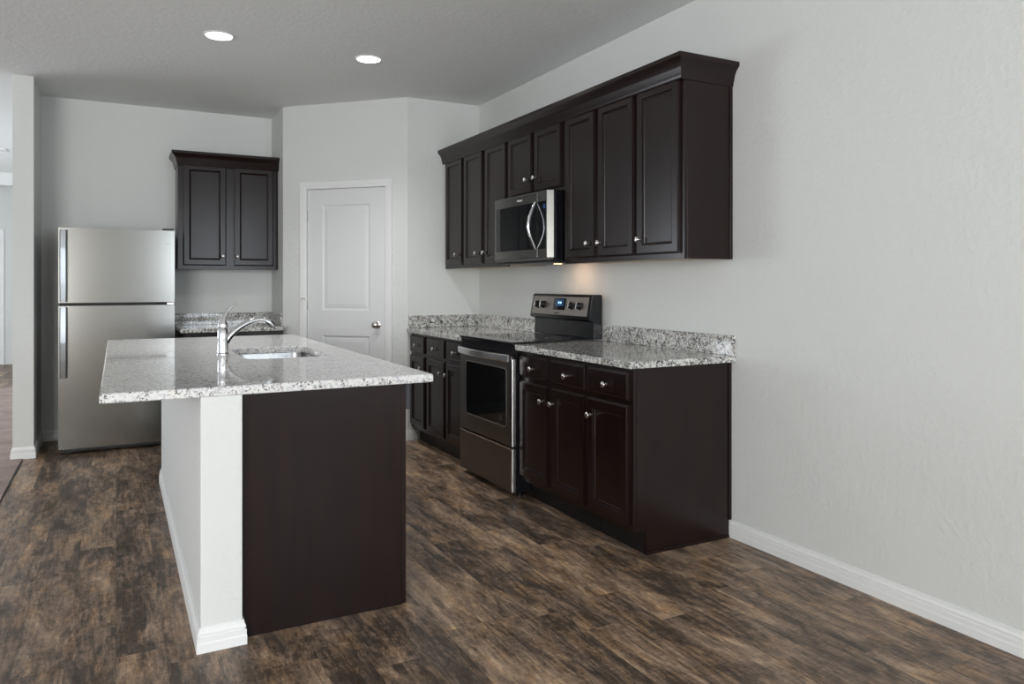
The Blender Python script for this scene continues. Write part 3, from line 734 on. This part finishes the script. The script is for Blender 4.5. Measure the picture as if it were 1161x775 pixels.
for x in (RFX0+0.06, RFX1-0.06):
    for y in (RFY+0.11, YB-0.09):
        MB().lathe((x-0.02, y, 0.0175), (1, 0, 0), [(0, 0.015), (0.001, 0.0175), (0.039, 0.0175), (0.04, 0.015)], 16).build('caster', M['green'], fr)
MB().box(RFX0+0.02, RFX1-0.02, RFY+0.08, RFY+0.10, 0.010, 0.0345).build('kick_grille', M['black_plastic'], fr)

# nook upper cabinet
NX0, NX1, NY = -2.282, -1.484, 6.765
nu = thing('upper_cabinet', 'dark two-door upper cabinet in the nook beside the refrigerator', 'cabinet', ((NX0+NX1)/2, 6.92, UZ0))
FN = Face((0, NY, 0), (1, 0, 0), (0, -1, 0))
MB().box(NX0, NX1, NY+0.019, YB-0.002, UZ0+0.002, UZ1-0.001).build('body', M['wood'], nu)
MB().box(NX0, NX1, NY, NY+0.0185, UZ0, UZ1-0.001, 0.001).build('face_frame', M['wood'], nu)
MB().box(NX1+0.0005, A.x-0.001, NY+0.012, NY+0.03, UZ0, UZ1-0.001).build('filler_strip', M['wood'], nu)
cab_door(FN, -2.243, -1.903, 1.428, 2.278, nu, (-1.931, 1.507)); cab_door(FN, -1.842, -1.512, 1.428, 2.278, nu, (-1.812, 1.507))
tag(MB().sweep([(NX0, YB-0.001, -1, 0), (NX0, NY-0.0195, -1, -1), (A.x-0.001, NY-0.0195, 0, -1)], CRP).build('crown_molding', M['wood'], None, True), 'short dark crown molding on the nook cabinet beside the refrigerator', 'molding')
# nook base cabinet and counter
nb = thing('base_cabinet', 'dark base cabinet in the nook between the refrigerator and the pantry wall', 'cabinet', (-1.88, 6.77, 0))
NBX0, NBX1, NBY = -2.250, -1.484, 6.465
MB().box(NBX0, NBX1, NBY+0.019, YB-0.002, 0.115, IZ-0.001).build('body', M['wood'], nb)
MB().box(NBX0, NBX1, NBY, NBY+0.0185, 0.115, IZ-0.001, 0.001).build('face_frame', M['wood'], nb)
MB().box(NBX0, NBX1, NBY+0.075, NBY+0.09, 0, 0.115).build('toe_kick', M['toe'], nb)
FNB = Face((0, NBY, 0), (1, 0, 0), (0, -1, 0))
for d0, d1, k in ((-2.225, -1.885, -1.915), (-1.850, -1.510, -1.820)):
    cab_door(FNB, d0, d1, 0.142, 0.690, nb, (k, 0.615)); cab_door(FNB, d0, d1, 0.714, 0.838, nb, ((d0+d1)/2, 0.776), 'drawer', DRAWER)
nc = thing('granite_countertop', 'small speckled granite countertop with backsplash in the nook beside the refrigerator', 'countertop', (-1.87, 6.76, IZ))
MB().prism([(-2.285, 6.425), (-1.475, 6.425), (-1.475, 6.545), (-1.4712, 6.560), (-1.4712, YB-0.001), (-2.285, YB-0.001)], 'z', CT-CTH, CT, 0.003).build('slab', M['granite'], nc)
MB().box(-2.285, -1.4712, YB-0.021, YB-0.001, CT+0.0003, 1.014, 0.002).build('backsplash', M['granite'], nc)
MB().box(-1.4912, -1.4712, 6.565, YB-0.0215, CT+0.0003, 1.014, 0.002).build('backsplash', M['granite'], nc)

# ------------------------------------------------------------------ ceiling fixtures
def can_light(x, y, label):
    c = thing('recessed_light', label, 'ceiling light', (x, y, CEIL), 'recessed ceiling lights')
    MB().lathe((x, y, CEIL-0.0002), (0, 0, -1), [(0, 0.094), (0.003, 0.094), (0.006, 0.088), (0.006, 0.080), (0.002, 0.076), (0.002, 0.0)], 40).build('trim_ring', M['trim'], c, True)
    MB().lathe((x, y, CEIL-0.0024), (0, 0, -1), [(0, 0.078), (0.003, 0.076), (0.005, 0.060), (0.006, 0.0)], 40).build('lens', M['lens'], c, True)
    l = bpy.data.lights.new('can_lamp', 'SPOT'); l.energy = 55; l.color = (1.0, 0.985, 0.97); l.spot_size = math.radians(130); l.spot_blend = 0.8; l.shadow_soft_size = 0.07
    o = bpy.data.objects.new('can_lamp', l); COL.objects.link(o); o.location = (x, y, CEIL-0.02)
can_light(-2.180, 4.845, 'lit round recessed ceiling light above the island, the one nearer the refrigerator')
can_light(-1.232, 4.875, 'lit round recessed ceiling light nearer the range and pantry door')
vt = thing('ceiling_vent', 'small white ceiling vent in the hall left of the stub wall', 'vent', (-3.98, 10.15, CEIL))
MB().box(-4.13, -3.83, 10.03, 10.27, CEIL-0.012, CEIL-0.0002, 0.003).build('frame', M['trim'], vt)
g = MB()
for k in range(7): g.box(-4.10, -3.86, 10.055+k*0.029, 10.070+k*0.029, CEIL-0.017, CEIL-0.0122)
g.build('louvers', M['door'], vt)
